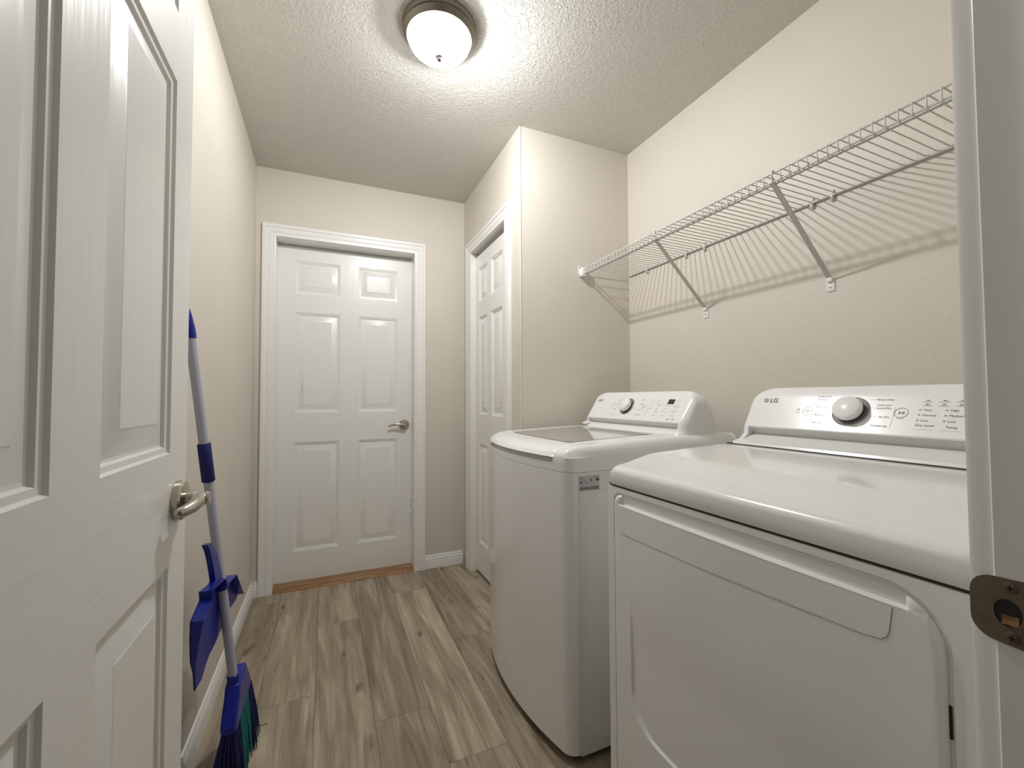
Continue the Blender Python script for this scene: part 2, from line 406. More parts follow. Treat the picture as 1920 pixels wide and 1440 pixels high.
# ---- lever handles
def lever(parent, org, n, along, name='door_handle', curve=None, rad=None):
    """org on door face, n outward normal, along: lever direction"""
    org = Vector(org); n = Vector(n); a = Vector(along); z = Vector((0,0,1))
    m = MB()
    m.lathe([(0,0),(.0325,0),(.033,.002),(.033,.009),(.030,.0125),(.020,.0135),(.0125,.0145),(.0125,.020),(.0145,.022),(.0145,.025),(.0110,.028),(.0105,.047),(.0,.0475)], org, n, 40)
    pts = curve or [(0,.040,0),(.012,.043,0),(.03,.043,.003),(.055,.041,.006),(.078,.038,.002),(.098,.036,-.006),(.104,.035,-.008)]
    P = [org + a*p[0] + n*p[1] + z*p[2] for p in pts]
    m.tube(P, rad or [.0095,.0092,.0080,.0068,.0062,.0055,.003], 16)
    return m.build(name, M['nickel'], parent, smooth=40, label='satin nickel lever handle')
lever(d1, (.8485, FY, .928), (0,-1,0), (-1,0,0))
lever(d3, (OD, HY+.708, .936), (1,0,0), (0,-1,0), curve=[(-.004,.036,0),(.006,.034,-.001),(.022,.032,-.003),(.040,.030,-.006),(.054,.024,-.008),(.064,.019,-.009),(.067,.017,-.009)], rad=[.0105,.0115,.0110,.0100,.0088,.0070,.003])
m = MB(); m.lathe([(0,0),(.0325,0),(.033,.009),(.030,.0125),(.0125,.0145),(.0105,.047),(0,.0475)], (OD-.035, HY+.708, .936), (-1,0,0), 32)
m.tube([(OD-.076,HY+.708,.936),(OD-.078,HY+.66,.938),(OD-.074,HY+.61,.936)], [.0095,.007,.005], 12)
m.build('door_handle', M['nickel'], d3, smooth=40, label='satin nickel lever handle')
# latch plate on the free edge of the open door, and its hinges
m = MB(); m.box((OD-.030,HY+.7598,.906),(OD-.005,HY+.7608,.962)); m.box((OD-.023,HY+.7605,.927),(OD-.012,HY+.768,.945),.002); m.build('latch', M['nickel'], d3)
for z in (.25,1.05,1.82):
    m = MB(); m.tube([(OD-.040,HY-.004,z-.045),(OD-.040,HY-.004,z+.045)], .006, 12); m.build('hinge', M['nickel'], d3)

# ---- strike plate on the right jamb (child of the jamb)
m = MB(); ZC = .9235; YC = NW1
def strike_outline():
    P = []
    y0, y1, h2, rc = NW1-.0425, NW1+.0150, .0290, .016
    def arc(cy, cz, a0, a1, r):
        for i in range(7):
            t = math.radians(a0+(a1-a0)*i/6); P.append((cy+r*math.cos(t), cz+r*math.sin(t)))
    arc(y1-rc, ZC+h2-rc-.002, 0, 90, rc); arc(y0+.004, ZC+h2-.004, 90, 180, .004); arc(y0+.004, ZC-h2+.004, 180, 270, .004); arc(y1-rc, ZC-h2+rc+.002, 270, 360, rc)
    return P
# plate with lip curling round the jamb edge
OUT = strike_outline()
def lipx(y):
    d = max(0, y-(NW1-.003)); return DX1-.0016+ d*d*4.6
ring0 = [(lipx(y), y, z) for y, z in OUT]; ring1 = [(lipx(y)+.0014, y, z) for y, z in OUT]
# hole outline (D shape)
HO = []
hy0, hy1, hz = NW1-.030, NW1-.0185, .0095
for i in range(16):
    t = 2*PI*i/16; HO.append((NW1-.0085+.0085*math.cos(t), ZC-.001+.0115*math.sin(t)))
bm = m.bm
def ringv(pts, x): return [bm.verts.new((lipx(y)+x if y > NW1-.003 else DX1-.0016+x, y, z)) for y, z in pts]
Ov = ringv(OUT, 0); Hv = ringv(HO, 0)
# bridge outline to hole by angle-sorted fan
def key(p): return math.atan2(p[1]-(ZC-.001), p[0]-(NW1-.0085))
Oi = sorted(range(len(OUT)), key=lambda i: key(OUT[i])); Hi = sorted(range(len(HO)), key=lambda i: key(HO[i]))
i = j = 0; no, nh = len(Oi), len(Hi)
while i < no or j < nh:
    ao = key(OUT[Oi[(i+1)%no]]) + (2*PI if i+1 >= no else 0) if i < no else 1e9
    ah = key(HO[Hi[(j+1)%nh]]) + (2*PI if j+1 >= nh else 0) if j < nh else 1e9
    if ao <= ah: bm.faces.new([Ov[Oi[i%no]], Ov[Oi[(i+1)%no]], Hv[Hi[j%nh]]]); i += 1
    else: bm.faces.new([Ov[Oi[i%no]], Hv[Hi[(j+1)%nh]], Hv[Hi[j%nh]]]); j += 1
Ov2 = ringv(OUT, .0015)
for k in range(len(OUT)): bm.faces.new([Ov[k], Ov[(k+1)%len(OUT)], Ov2[(k+1)%len(OUT)], Ov2[k]])
Hv2 = ringv(HO, .0015)
for k in range(len(HO)): bm.faces.new([Hv[k], Hv[(k+1)%len(HO)], Hv2[(k+1)%len(HO)], Hv2[k]])
sp = m.build('strike_plate', M['strike'], jr, smooth=35, label='aged bronze latch strike plate')
m = MB(); m.poly([(DX1-.0004, NW1-.0085+.0088*math.cos(t), ZC-.001+.0118*math.sin(t)) for t in [2*PI*k/16 for k in range(16)]], (.0003,0,0))
m.build('latch_hole', M['dark'], sp, smooth=0, label='dark latch hole')  # black disc put in for the darkness inside the hole
m = MB(); m.box((DX1-.0012,NW1-.0145,ZC-.011),(DX1-.0005,NW1-.0045,ZC-.003)); m.build('bare_wood', M['oak'], sp, smooth=0, label='bare wood in the hole')
for dz in (.0205,-.0205):
    m = MB(); c = (DX1-.0016, NW1-.0105, ZC+dz)
    m.lathe([(0,0),(.0048,0),(.0044,.0009),(.0030,.0013),(0,.0013)], c, (-1,0,0), 20)
    m.box((c[0]-.0016,c[1]-.0026,c[2]-.0006),(c[0]-.0011,c[1]+.0026,c[2]+.0006), mi=1); m.box((c[0]-.0016,c[1]-.0006,c[2]-.0026),(c[0]-.0011,c[1]+.0006,c[2]+.0026), mi=1)
    m.build('screw', [M['strike'], M['dark']], sp, smooth=35)

# ================================================================= CEILING LIGHT
lx, ly = LAMP
cl = thing('ceiling_light', (lx,ly,H), 'round flush ceiling light with nickel pan and glowing frosted glass dome', 'light')
m = MB(); m.lathe([(0,0),(.131,0),(.132,.004),(.128,.014),(.1265,.017),(.1285,.020),(.1285,.026),(.118,.040),(.1155,.042),(.1135,.040),(.112,.020),(0,.016)], (lx,ly,H), (0,0,-1), 64)
m.build('pan', M['pan'], cl, smooth=35)
m = MB(); prof = [(.1135*math.cos(t)**.85 if t<PI/2-1e-3 else 0, .038+.066*math.sin(t)) for t in [PI/2*k/14 for k in range(15)]]
m.lathe(prof, (lx,ly,H), (0,0,-1), 64, cap=False)
m.build('glass_dome', M['dome'], cl, smooth=60)
m = MB(); m.lathe([(0,.102),(.0135,.104),(.0145,.107),(.013,.111),(.009,.113),(.0095,.116),(.006,.121),(0,.123)], (lx,ly,H), (0,0,-1), 24)
m.build('finial', M['finial'], cl, smooth=50)
ld = bpy.data.lights.new('bulb', 'POINT'); ld.energy = BULB_W; ld.color = (.955,.968,.98); ld.shadow_soft_size = .025
lo = bpy.data.objects.new('bulb', ld); COL.objects.link(lo); lo.location = (lx+.035, ly+.0, H-.083); attach(lo, cl)
lo.matrix_parent_inverse = Matrix.Translation(-Vector((lx,ly,H)))

# ================================================================= TEXT
def text_mesh(mb, s, org, right, up, size, mi=0, bold=False, align='LEFT', h=.0004):
    cu = bpy.data.curves.new('t', 'FONT'); cu.body = s; cu.size = size; cu.align_x = align
    if bold: cu.offset = size*.02
    ob = bpy.data.objects.new('t', cu); COL.objects.link(ob)
    me = bpy.data.meshes.new_from_object(ob.evaluated_get(bpy.context.evaluated_depsgraph_get()))
    r, u, o = Vector(right), Vector(up), Vector(org); nrm = r.cross(u)
    vs = [mb.bm.verts.new(o + r*v.co.x + u*v.co.y + nrm*h) for v in me.vertices]
    for p in me.polygons:
        try: mb.bm.faces.new([vs[i] for i in p.vertices]).material_index = mi
        except ValueError: pass
    bpy.data.objects.remove(ob); bpy.data.curves.remove(cu); bpy.data.meshes.remove(me)

# ================================================================= APPLIANCES
def sgrid(mb, F, us, vs, mi=0, flip=False):
    V = [[mb.bm.verts.new(F(u, v)) for v in vs] for u in us]
    for i in range(len(us)-1):
        for k in range(len(vs)-1): mb.bm.faces.new([V[i][k], V[i+1][k], V[i+1][k+1], V[i][k+1]]).material_index = mi
    return V
def lin(a, b, n): return [a+(b-a)*i/(n-1) for i in range(n)]
def dense_ends(a, b, e, n=10, mid=14):
    L = [a+e*(1-math.cos(PI/2*i/n)) for i in range(n)]
    L += lin(a+e, b-e, mid)[0:] ; L += [b-e*(1-math.cos(PI/2*(n-1-i)/n)) for i in range(n)]
    return L
def dome_f(a, b):
    q = math.sqrt(max(0,1-min(a,1))**2 + max(0,1-min(b,1))**2)
    return math.sqrt(max(0, 1-min(q,1)**2))

def console(mb, y_near, y_far, band_near, band_far, fx, fz, tx, tz, xb, zb, skirt, mi_band=1):
    """profile swept along y; face from (fx,fz) to (tx,tz)"""
    T = Vector((tx-fx, tz-fz)); Lf = T.length; T /= Lf
    RC, RE = .045, .030
    ys = []
    for i in range(9): ys.append(y_near + RE*(1-math.cos(PI/2*i/8)))
    for i in range(1,9): ys.append(y_near+RE + (RC-.0)*i/8)
    ys += [band_near-.0001, band_near]
    ys = [y for y in ys]
    mid = lin(max(ys)+.02, min(band_far-.03, y_far-RE-RC-.02), 6)
    yy = sorted(set(ys + mid + [band_far, band_far+.0001] + [y_far - (y-y_near) for y in ys[:17]]))
    rings = []
    top = tz + .008
    for y in yy:
        d = min(y-y_near, y_far-y)
        k = 1-min(1, d/RE); inset = 1-math.sqrt(max(0,1-k*k))          # 0..1 at outermost
        d2 = d
        drop = 0
        if d2 < RE+RC:
            q = 1-d2/(RE+RC); drop = (1-math.sqrt(max(0,1-q**2.4)))*.055
        band = band_near <= y <= band_far
        zt = lambda z: z if z < fz else fz + (z-fz)*(1-drop/(tz-fz)*1.0)
        pts = []
        def add(x, z):
            z2 = zt(z)
            if z > fz: x = x - (z-z2)*(T.x/T.y) if x < tx+.03 else x
            x = x + (tx+.05-x)*inset*.35 if x < tx+.05 else x
            pts.append((x, y, z2))
        add(skirt[0], skirt[1])
        add(skirt[0]+.004, skirt[1]+.006)
        add(skirt[0]+ (fx-skirt[0])*.55, skirt[1]+.011)
        if band: add(fx+.017, fz-.022); add(fx+.013, fz-.014); add(fx+.001, fz-.0015)
        else: add(fx-.006, fz-.022); add(fx-.004, fz-.014); add(fx-.0005, fz-.0015)
        add(fx+.0005, fz+.002)
        for f in (.2,.4,.6,.8): add(fx+T.x*Lf*f, fz+T.y*Lf*f)
        add(tx, tz); add(tx+.006, tz+.005); add(tx+.016, tz+.0085); add(tx+.034, tz+.0065)
        add(tx+.050, tz-.004); add(tx+.063, tz-.030); add(tx+.072, tz-.070); add(tx+.078, fz)
        pts.append((tx+.080, y, zb)); pts.append((skirt[0]+.03, y, zb))
        rings.append(pts)
    # faces
    V = [[mb.bm.verts.new(p) for p in r] for r in rings]; n = len(V[0])
    for (a, ya), (b, yb) in zip(list(zip(V, yy)), list(zip(V, yy))[1:]):
        inb = ya >= band_near and yb <= band_far
        for i in range(n):
            f = mb.bm.faces.new([a[i], a[(i+1)%n], b[(i+1)%n], b[i]])
            f.material_index = mi_band if (inb and i in (3,4)) else 0  # undercut band gets the grey that stands for its shade
    mb.bm.faces.new(V[0][::-1]); mb.bm.faces.new(V[-1])
    Tn = Vector((T.x, 0, T.y)); Nn = Vector((-T.y, 0, T.x))
    org = Vector((fx, band_far, fz))
    def fp(a, b, h=0.0006): return org + Vector((0,-a,0)) + Tn*b + Nn*h
    return fp, Tn, Nn

RIGHT = Vector((0,-1,0))
def emblem(mb, fp, Tn, a, b, r, txt, right=True):
    """round ring emblem with a face-like L and G stroke, and the letters"""
    c = fp(a, b)
    n = 28; 
    ring = lambda rr_, h: [fp(a+rr_*math.cos(2*PI*k/n), b+rr_*math.sin(2*PI*k/n), h) for k in range(n)]
    mb.quad(ring(r, .0007))
def arc_strip(mb, fp, a, b, r0_, r1_, t0, t1, h=.0007, mi=0, n=24):
    pts = [(math.radians(t0+(t1-t0)*k/n)) for k in range(n+1)]
    for p, q in zip(pts, pts[1:]):
        mb.quad([fp(a+r0_*math.cos(p), b+r0_*math.sin(p), h), fp(a+r1_*math.cos(p), b+r1_*math.sin(p), h),
                 fp(a+r1_*math.cos(q), b+r1_*math.sin(q), h), fp(a+r0_*math.cos(q), b+r0_*math.sin(q), h)], mi)
def bar(mb, fp, a0, b0, a1, b1, t=.0005, h=.0007, mi=0):
    d = Vector((a1-a0, b1-b0)); L_ = d.length or 1; nx, ny = -d.y/L_*t, d.x/L_*t
    mb.quad([fp(a0+nx,b0+ny,h), fp(a1+nx,b1+ny,h), fp(a1-nx,b1-ny,h), fp(a0-nx,b0-ny,h)], mi)
def dial(root, fp, Nn, a, b, name='control_dial'):
    m = MB(); c = fp(a, b, 0)
    m.lathe([(0,0),(.0405,0),(.0405,.0018),(.0385,.0026),(.0375,.0018),(0,.0016)], c, Nn, 56)
    ring = m.build('dial_ring', M['dial'], root, smooth=40)
    m = MB(); m.lathe([(0,.001),(.0290,.001),(.0285,.006),(.0270,.007)], c, Nn, 48); m.build('dial_gasket', M['dark'], root, smooth=40)
    m = MB(); m.lathe([(0,.006),(.0285,.006),(.0300,.010),(.0308,.020),(.0295,.0245),(.026,.0268),(0,.0275)], c, Nn, 56)
    m.build(name, M['plastic'], root, smooth=40)

def rr_outline(y0, y1, z0, z1, radii, n=8):
    """rounded rectangle; radii = (near-bottom, far-bottom, far-top, near-top)"""
    P = []
    for (cy, cz, a0), r in zip(((y0, z0, 180), (y1, z0, 270), (y1, z1, 0), (y0, z1, 90)), radii):
        ox = cy + (r if cy == y0 else -r); oz = cz + (r if cz == z0 else -r)
        for k in range(n+1):
            t = math.radians(a0+90*k/n); P.append((ox+r*math.cos(t), oz+r*math.sin(t)))
    return P

# ---------------------------------------------------------------- washing machine
WY0, WY1, WXB = 1.126, 1.811, 1.780
WYC = (WY0+WY1)/2; WH = (WY1-WY0)/2
wm = thing('washing_machine', (1.39, WYC, 0), 'white top-load washing machine with glass lid, beside the closet wall', 'washing machine')
def wfront(y, grow=0):
    t = (y-WYC)/WH
    x = 1.000 + .050*t*t
    # corner radius
    d = WH-abs(y-WYC); rc = .030
    if d < rc: x += rc - math.sqrt(max(0, rc*rc-(rc-d)**2))
    return x - grow
WYS = dense_ends(WY0, WY1, .03, 10, 25)
def woutline(grow=0):
    P = [(wfront(y), y) for y in WYS]
    return P + [(WXB, WY1), (WXB, WY0)]
# cabinet (front and sides)
m = MB()
PO = woutline(); zs = [.022,.030,.60,.8715,.8728]; sh = [.006,0,0,0,.0012]
def shrink(P, s): return [(x+s if x < 1.4 else x-s, y+s*(WYC-y)/WH) for x, y in P]
m.loft([[(x, y, z) for x, y in shrink(PO, s)] for z, s in zip(zs, sh)])
m.build('cabinet', M['enamel'], wm, smooth=35)
# side panels with the big embossed recess
for ys_, sgn in ((WY0, -1), (WY1, 1)):
    m = MB(); y = ys_ + sgn*.0008
    x0, x1, z0, z1 = 1.086, WXB-.005, .024, .866
    out = [(x0,z0),(x1,z0),(x1,z1),(x0,z1)]
    # recess octagon-like rounded outline
    a0, a1, c0, c1, rc = 1.103, WXB-.04, .06, .815, .09
    rec = []
    for (cx_, cz_, an) in ((a0+rc,c0+rc,180),(a1-rc,c0+rc,270),(a1-rc,c1-rc,0),(a0+rc,c1-rc,90)):
        for k in range(9):
            t = math.radians(an+90*k/8); rec.append((cx_+rc*math.cos(t), cz_+rc*math.sin(t)))
    def W(pts, d): return [m.bm.verts.new((px, y-sgn*d, pz)) for px, pz in pts]
    def off(pts, o):
        cx_, cz_ = (a0+a1)/2, (c0+c1)/2
        return [(px+(o if px < cx_ else -o)*min(1,abs(px-cx_)/(a1-a0)*2), pz+(o if pz < cz_ else -o)*min(1,abs(pz-cz_)/(c1-c0)*2)) for px, pz in pts]
    r1 = W(rec, 0); r2 = W(off(rec,.006), .008); r3 = W(off(rec,.018), .008); r4 = W(off(rec,.0195), .0092); r5 = W(off(rec,.021), .008)
    for u, v in ((r1,r2),(r2,r3),(r3,r4),(r4,r5)):
        for k in range(len(u)): m.bm.faces.new([u[k], u[(k+1)%len(u)], v[(k+1)%len(u)], v[k]])
    m.bm.faces.new(r5)
    ov = [m.bm.verts.new((px, y, pz)) for px, pz in out]
    q = len(rec)//4
    for k in range(4):
        seg = r1[k*9:(k+1)*9]; nxt = r1[((k+1)*9)%len(r1)]
        for a_, b_ in zip(seg, seg[1:]): m.bm.faces.new([ov[k], a_, b_])
        m.bm.faces.new([ov[k], seg[-1], nxt, ov[(k+1)%4]])
    m.build('side_panel', M['enamel_side'], wm, smooth=35, label='grey painted side panel with embossed recess')
# plinth gap and feet
m = MB(); m.loft([[(x, y, z) for x, y in shrink(PO, .022)] for z in (.006, .024)]); m.build('base', M['dark'], wm, label='black base')
for fx_, fy_ in ((1.09,WY0+.06),(1.09,WY1-.06),(WXB-.06,WY0+.06),(WXB-.06,WY1-.06)):
    m = MB(); m.lathe([(0,0),(.022,0),(.022,.008),(.010,.012),(.010,.022),(0,.022)], (fx_,fy_,0), (0,0,1), 16); m.build('foot', M['dark'], wm)
# top cover
LY0, LY1 = 1.190, 1.746
CB, CT = .873, .967
def wtop(x): return .952 + (CT-.952)*min(1, max(0,(x-1.08)/.35))
def cover_z(x, y, base=.917, rs=.028, rf=.080):
    a = (WH-abs(y-WYC))/rs; b = (x-wfront(y))/rf
    return base + (wtop(x)-base)*dome_f(a, b)
m = MB()
ycov = sorted(set([round(v,5) for v in dense_ends(WY0, WY1, .04, 10, 20)] + [LY0-.0005, LY0-.0001, LY1+.0001, LY1+.0005]))
us = [0,.004,.01,.02,.03,.045,.06,.08,.10,.13,.18,.3,.45,.6,.70,.7201,.7203,.8,1.0]
XLB = 1.5405
def FC(u, y):
    xf_ = wfront(y)
    x = xf_ + u/.7202*(XLB-xf_) if u <= .7202 else XLB + (u-.7202)/(1-.7202)*(WXB-XLB)
    z = cover_z(x, y)
    if LY0 <= y <= LY1 and u < .7202: z = min(z, .8985) if u < .03 else .93-.0315*max(0,1-(u-.03)/.08)
    return (x, y, z)
G = sgrid(m, FC, us, ycov)
# skirt below, down to the seam
lower = []
for z, s in ((.898,0),(.880,0),(.8745,.0),(.8735,.0012)):
    lower.append([(wfront(y)+s, y, z) for y in ycov])
prev = [G[0][k] for k in range(len(ycov))]
for row in lower:
    cur = [m.bm.verts.new(p) for p in row]
    for k in range(len(ycov)-1): m.bm.faces.new([prev[k], prev[k+1], cur[k+1], cur[k]])
    prev = cur
for side in (0, -1):
    col = [G[i][side] for i in range(len(us))]
    y = ycov[side]
    low = [m.bm.verts.new((v.co.x, y, .8735)) for v in col]
    for k in range(len(col)-1): m.bm.faces.new([col[k], col[k+1], low[k+1], low[k]])
m.build('top_cover', M['plastic'], wm, smooth=35)
# back of the slot under the lid lip, its shade put into the grey
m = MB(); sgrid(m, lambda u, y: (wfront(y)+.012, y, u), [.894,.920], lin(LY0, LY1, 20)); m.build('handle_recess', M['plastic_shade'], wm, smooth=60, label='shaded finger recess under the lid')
# lid
def lid_z(x, y):
    a = (min(y-LY0, LY1-y)+.012)/.030; b = (x-wfront(y)+.001)/.120
    return .9165 + (wtop(x)+.0015-.9165)*dome_f(a, b)
GX0, GX1, GY0, GY1 = 1.118, 1.472, 1.222, 1.700
m = MB(); XL = 1.538
ylid = sorted(set(dense_ends(LY0+.0015, LY1-.0015, .02, 6, 22)+[GY0, GY1]))
ul = sorted(set([0,.004,.01,.02,.035,.05,.07,.09,.12,.15,.2, .3,.5,.7,.85,.95,1.0]))
def lx_of(u, y):
    x0 = wfront(y)-.003; return x0+(XL-x0)*u
def FL(u, y): x = lx_of(u, y); return (x, y, lid_z(x, y))
G = sgrid(m, FL, ul, ylid)
# underside
G2 = sgrid(m, lambda u, y: (lx_of(u, y)+(.004 if u == 0 else 0), y, .9150 if u < .25 else .935), ul, ylid)
for i in range(len(ul)-1):
    for side in (0, -1): m.bm.faces.new([G[i][side], G[i+1][side], G2[i+1][side], G2[i][side]])
for k in range(len(ylid)-1):
    for i in (0, -1): m.bm.faces.new([G[i][k], G[i][k+1], G2[i][k+1], G2[i][k]])
lid = m.build('lid', M['plastic'], wm, smooth=40)
# glass window in the lid: slightly bowed front edge
m = MB()
def gfront(y): return GX0 - .012*(1-((y-(GY0+GY1)/2)/((GY1-GY0)/2))**2) + .0
sgrid(m, lambda u, y: (gfront(y)+(GX1-gfront(y))*u, y, wtop(gfront(y)+(GX1-gfront(y))*u)+.0024), lin(0,1,8), lin(GY0,GY1,14))
m.build('lid_window', M['lidglass'], lid, smooth=60, label='tinted glass window')
# far hinge knob of the lid at the console
for yy_ in (LY1+.004,):
    m = MB(); rg = []
    for k in range(9):
        t = k/8; r_ = .0115*math.sqrt(max(.02,1-(2*t-1)**2)); rg.append([(1.535-.03+.062*t, yy_+ r_*1.5*math.cos(a), .981+ r_*math.sin(a)*.75) for a in [2*PI*j/14 for j in range(14)]])
    m.loft(rg); m.build('lid_hinge', M['plastic'], lid, smooth=60)
# console
m = MB(); fp, Tn, Nn = console(m, 1.153, 1.789, 1.180, 1.757, 1.543, 1.008, 1.616, 1.118, WXB, .955, (1.524,.967))
m.build('console', [M['plastic'], M['plastic_shade']], wm, smooth=28)
dial(wm, fp, Nn, .2478, .0655)
m = MB(); m.quad([fp(.4775,.081,.0008), fp(.510,.081,.0008), fp(.510,.103,.0008), fp(.4775,.103,.0008)]); m.build('display', M['display'], wm, smooth=0, label='black digital display')
def logo_part(root, fp, a, b, r, ta, ts):
    m = MB(); n = 28
    m.quad([fp(a+r*math.cos(2*PI*k/n), b+r*math.sin(2*PI*k/n), .0007) for k in range(n)])
    # light strokes on the disc
    arc_strip(m, fp, a, b, r*.62, r*.78, -10, 290-360+360, .0010, 1)
    bar(m, fp, a-.0001, b+r*.40, a-.0001, b-r*.40, r*.07, .0010, 1); bar(m, fp, a, b-r*.36, a+r*.3, b-r*.36, r*.07, .0010, 1)
    bar(m, fp, a+r*.30, b, a+r*.78, b, r*.07, .0010, 1)
    text_mesh(m, 'LG', fp(ta, b-ts*.36, .0006), RIGHT, Tn_of(fp), ts, 0, True)
    m.build('logo', [M['logo'], M['plastic']], root, smooth=0, label='grey round emblem and letters')
def Tn_of(fp): return (fp(0,1)-fp(0,0))
logo_part(wm, fp, .0195, .097, .0062, .0300, .0165)
def txt(mb, fp, s, a, b, size, al='LEFT', mi=0): text_mesh(mb, s, fp(a, b-size*.33, .0004), RIGHT, Tn_of(fp), size, mi, False, al)
MK = [M['ink'], M['inkl']]
def marks(root, name, label, fn):
    q = MB(); fn(q); q.build(name, MK, root, smooth=0, label=label)
for t_, a_, b_ in (('Normal',.160,.1004),('Heavy Duty',.152,.0773),('Bedding',.158,.0512),('Delicates',.158,.0268),
                   ('Towels',.3204,.1009),('Speed Wash',.316,.0778),('Tub Clean',.3173,.0518),('Downloaded',.3199,.027)):
    marks(wm, 'dial_label', None, lambda q: txt(q, fp, t_, a_, b_, .0066, mi=1))
def pw(q):
    arc_strip(q, fp, .146, .0668, .0098, .0104, 0, 360, mi=1); arc_strip(q, fp, .146, .0668, .0030, .0037, -235, 55, mi=1); bar(q, fp, .146,.0712,.146,.0668,.0004,mi=1)
marks(wm, 'power_button', 'round power button mark', pw)
def st(q):
    arc_strip(q, fp, .352, .0648, .0098, .0104, 0, 360, mi=1); q.quad([fp(.3488,.0682,.0007), fp(.3488,.0614,.0007), fp(.3530,.0648,.0007)], 1)
    bar(q, fp, .3545,.0676,.3545,.0620,.0005,mi=1); bar(q, fp, .3567,.0676,.3567,.0620,.0005,mi=1)
marks(wm, 'start_button', 'round start and pause button mark', st)
for col, (a, tp, aa) in enumerate(((.3936,'Soil',.380),(.4231,'Spin',.4262),(.4532,'Temp.',.470))):
    def colm(q):
        txt(q, fp, ('Steam','Prewash','Rinse+')[col], a, .0865, .0050, 'CENTER', 1); bar(q, fp, a-.003,.0985,a+.003,.0985,.0010,mi=0)
        for t, b in zip((('Heavy','Normal','Light','Soil'),('Extra High','High','Medium','Spin'),('Extra Hot','Hot','Warm','Temp.'))[col], (.0755,.0595,.0463,.0285)): txt(q, fp, t, aa, b, .0062, mi=1)
    marks(wm, 'settings_column', None, colm)
def opt(q):
    for k, b in enumerate((.0963,.0743,.0525,.0336)):
        txt(q, fp, ('Delay','Extra Rinse','Pre Wash','Control')[k], .5305, b-.004, .0058, 'CENTER', 1); arc_strip(q, fp, .5305, b+.0055, .0020, .0026, 0, 360, mi=1, n=10)
    txt(q, fp, 'Smart', .509, .0142, .0075); arc_strip(q, fp, .542, .0145, .0022, .0040, 0, 360, n=12)
marks(wm, 'options_column', None, opt)
# rating label on the near side
m = MB(); yl = WY0-.0016
def lp(x, z): return (x, yl-.0002, z)
m.box((1.0862,yl,.8155),(1.1605,WY0+.001,.8615), mi=1)
def lr(x0,z0,x1,z1,mi=0): m.quad([lp(x0,z0),lp(x1,z0),lp(x1,z1),lp(x0,z1)], mi)
R1, U1 = Vector((1,0,0)), Vector((0,0,1))
text_mesh(m, 'LG', (1.0925,yl,.8530), R1, U1, .0065, 0, True); lr(1.0885,.8535,1.0915,.8575)
text_mesh(m, '4.5 cu.ft. WASHER', (1.0885,yl,.8475), R1, U1, .0036); text_mesh(m, '120V 60Hz 5A', (1.1005,yl,.8420), R1, U1, .0033); text_mesh(m, 'MODEL / TYPE', (1.1005,yl,.8370), R1, U1, .0033)
text_mesh(m, 'MADE IN KOREA', (1.1325,yl,.8565), R1, U1, .0033)
random.seed(3)
lr(1.1265,.8430,1.1325,.8520); lr(1.1462,.8440,1.1590,.8530)
for k in range(10):
    x = 1.0885+.07*k/10
xx = 1.0885
while xx < 1.1570:
    wd = random.choice((.0006,.0010,.0016)); lr(xx, .8185, xx+wd, .8285); xx += wd+random.choice((.0006,.0010))
lr(1.0888,.8385,1.0975,.8450)
m.build('rating_label', [M['ink'], M['label']], wm, smooth=0, label='silver barcode rating label')

# ---------------------------------------------------------------- dryer
DY0, DY1, DXF, DXB = .222, .930, 1.050, 1.790
dr = thing('clothes_dryer', (1.42, (DY0+DY1)/2, 0), 'white front-load dryer with wide handle pocket door, nearest the doorway', 'clothes dryer')
DYC = (DY0+DY1)/2; DH = (DY1-DY0)/2
m = MB()
m.box((DXF+.004, DY0+.001, .020), (DXB, DY1-.001, .878), .004, seg=2)
cab = m.build('cabinet', M['enamel'], dr, smooth=35)
# front panel with door opening groove
DO = rr_outline(.268, .900, .105, .8585, (.045,.045,.020,.062))
def ringx(mb, P, x): return [mb.bm.verts.new((x, y, z)) for y, z in P]
def offs(P, o, cy=.584, cz=.48):
    n = len(P); Q = []
    for i in range(n):
        a, b = P[i-1], P[(i+1)%n]; d = Vector((b[0]-a[0], b[1]-a[1])); L_ = d.length or 1
        Q.append((P[i][0]-d.y/L_*o, P[i][1]+d.x/L_*o))
    return Q
m = MB()
outer = [(DY0,.022),(DY1,.022),(DY1,.8765),(DY0,.8765)]
OGr = offs(DO, -.006)
ov = ringx(m, outer, DXF); g1 = ringx(m, OGr, DXF); g2 = ringx(m, offs(DO,-.004), DXF+.012)
n = len(OGr); q = n//4
for k in range(n):
    m.bm.faces.new([g1[k], g1[(k+1)%n], g2[(k+1)%n], g2[k]])
for c in range(4):
    seg = g1[c*q:(c+1)*q]
    for a_, b_ in zip(seg, seg[1:]): m.bm.faces.new([ov[c], a_, b_])
    m.bm.faces.new([ov[c], seg[-1], g1[((c+1)*q)%n], ov[(c+1)%4]])
ob = ringx(m, outer, DXF+.006)
for k in range(4): m.bm.faces.new([ov[k], ov[(k+1)%4], ob[(k+1)%4], ob[k]])
m.build('front_panel', M['enamel'], dr, smooth=30)
m = MB(); m.bm.faces.new(ringx(m, offs(DO,-.005), DXF+.011)); m.build('door_gap_shade', M['seam'], dr, smooth=0, label='dark gap around the door')  # dark sheet behind the door, standing in for shade in its gap
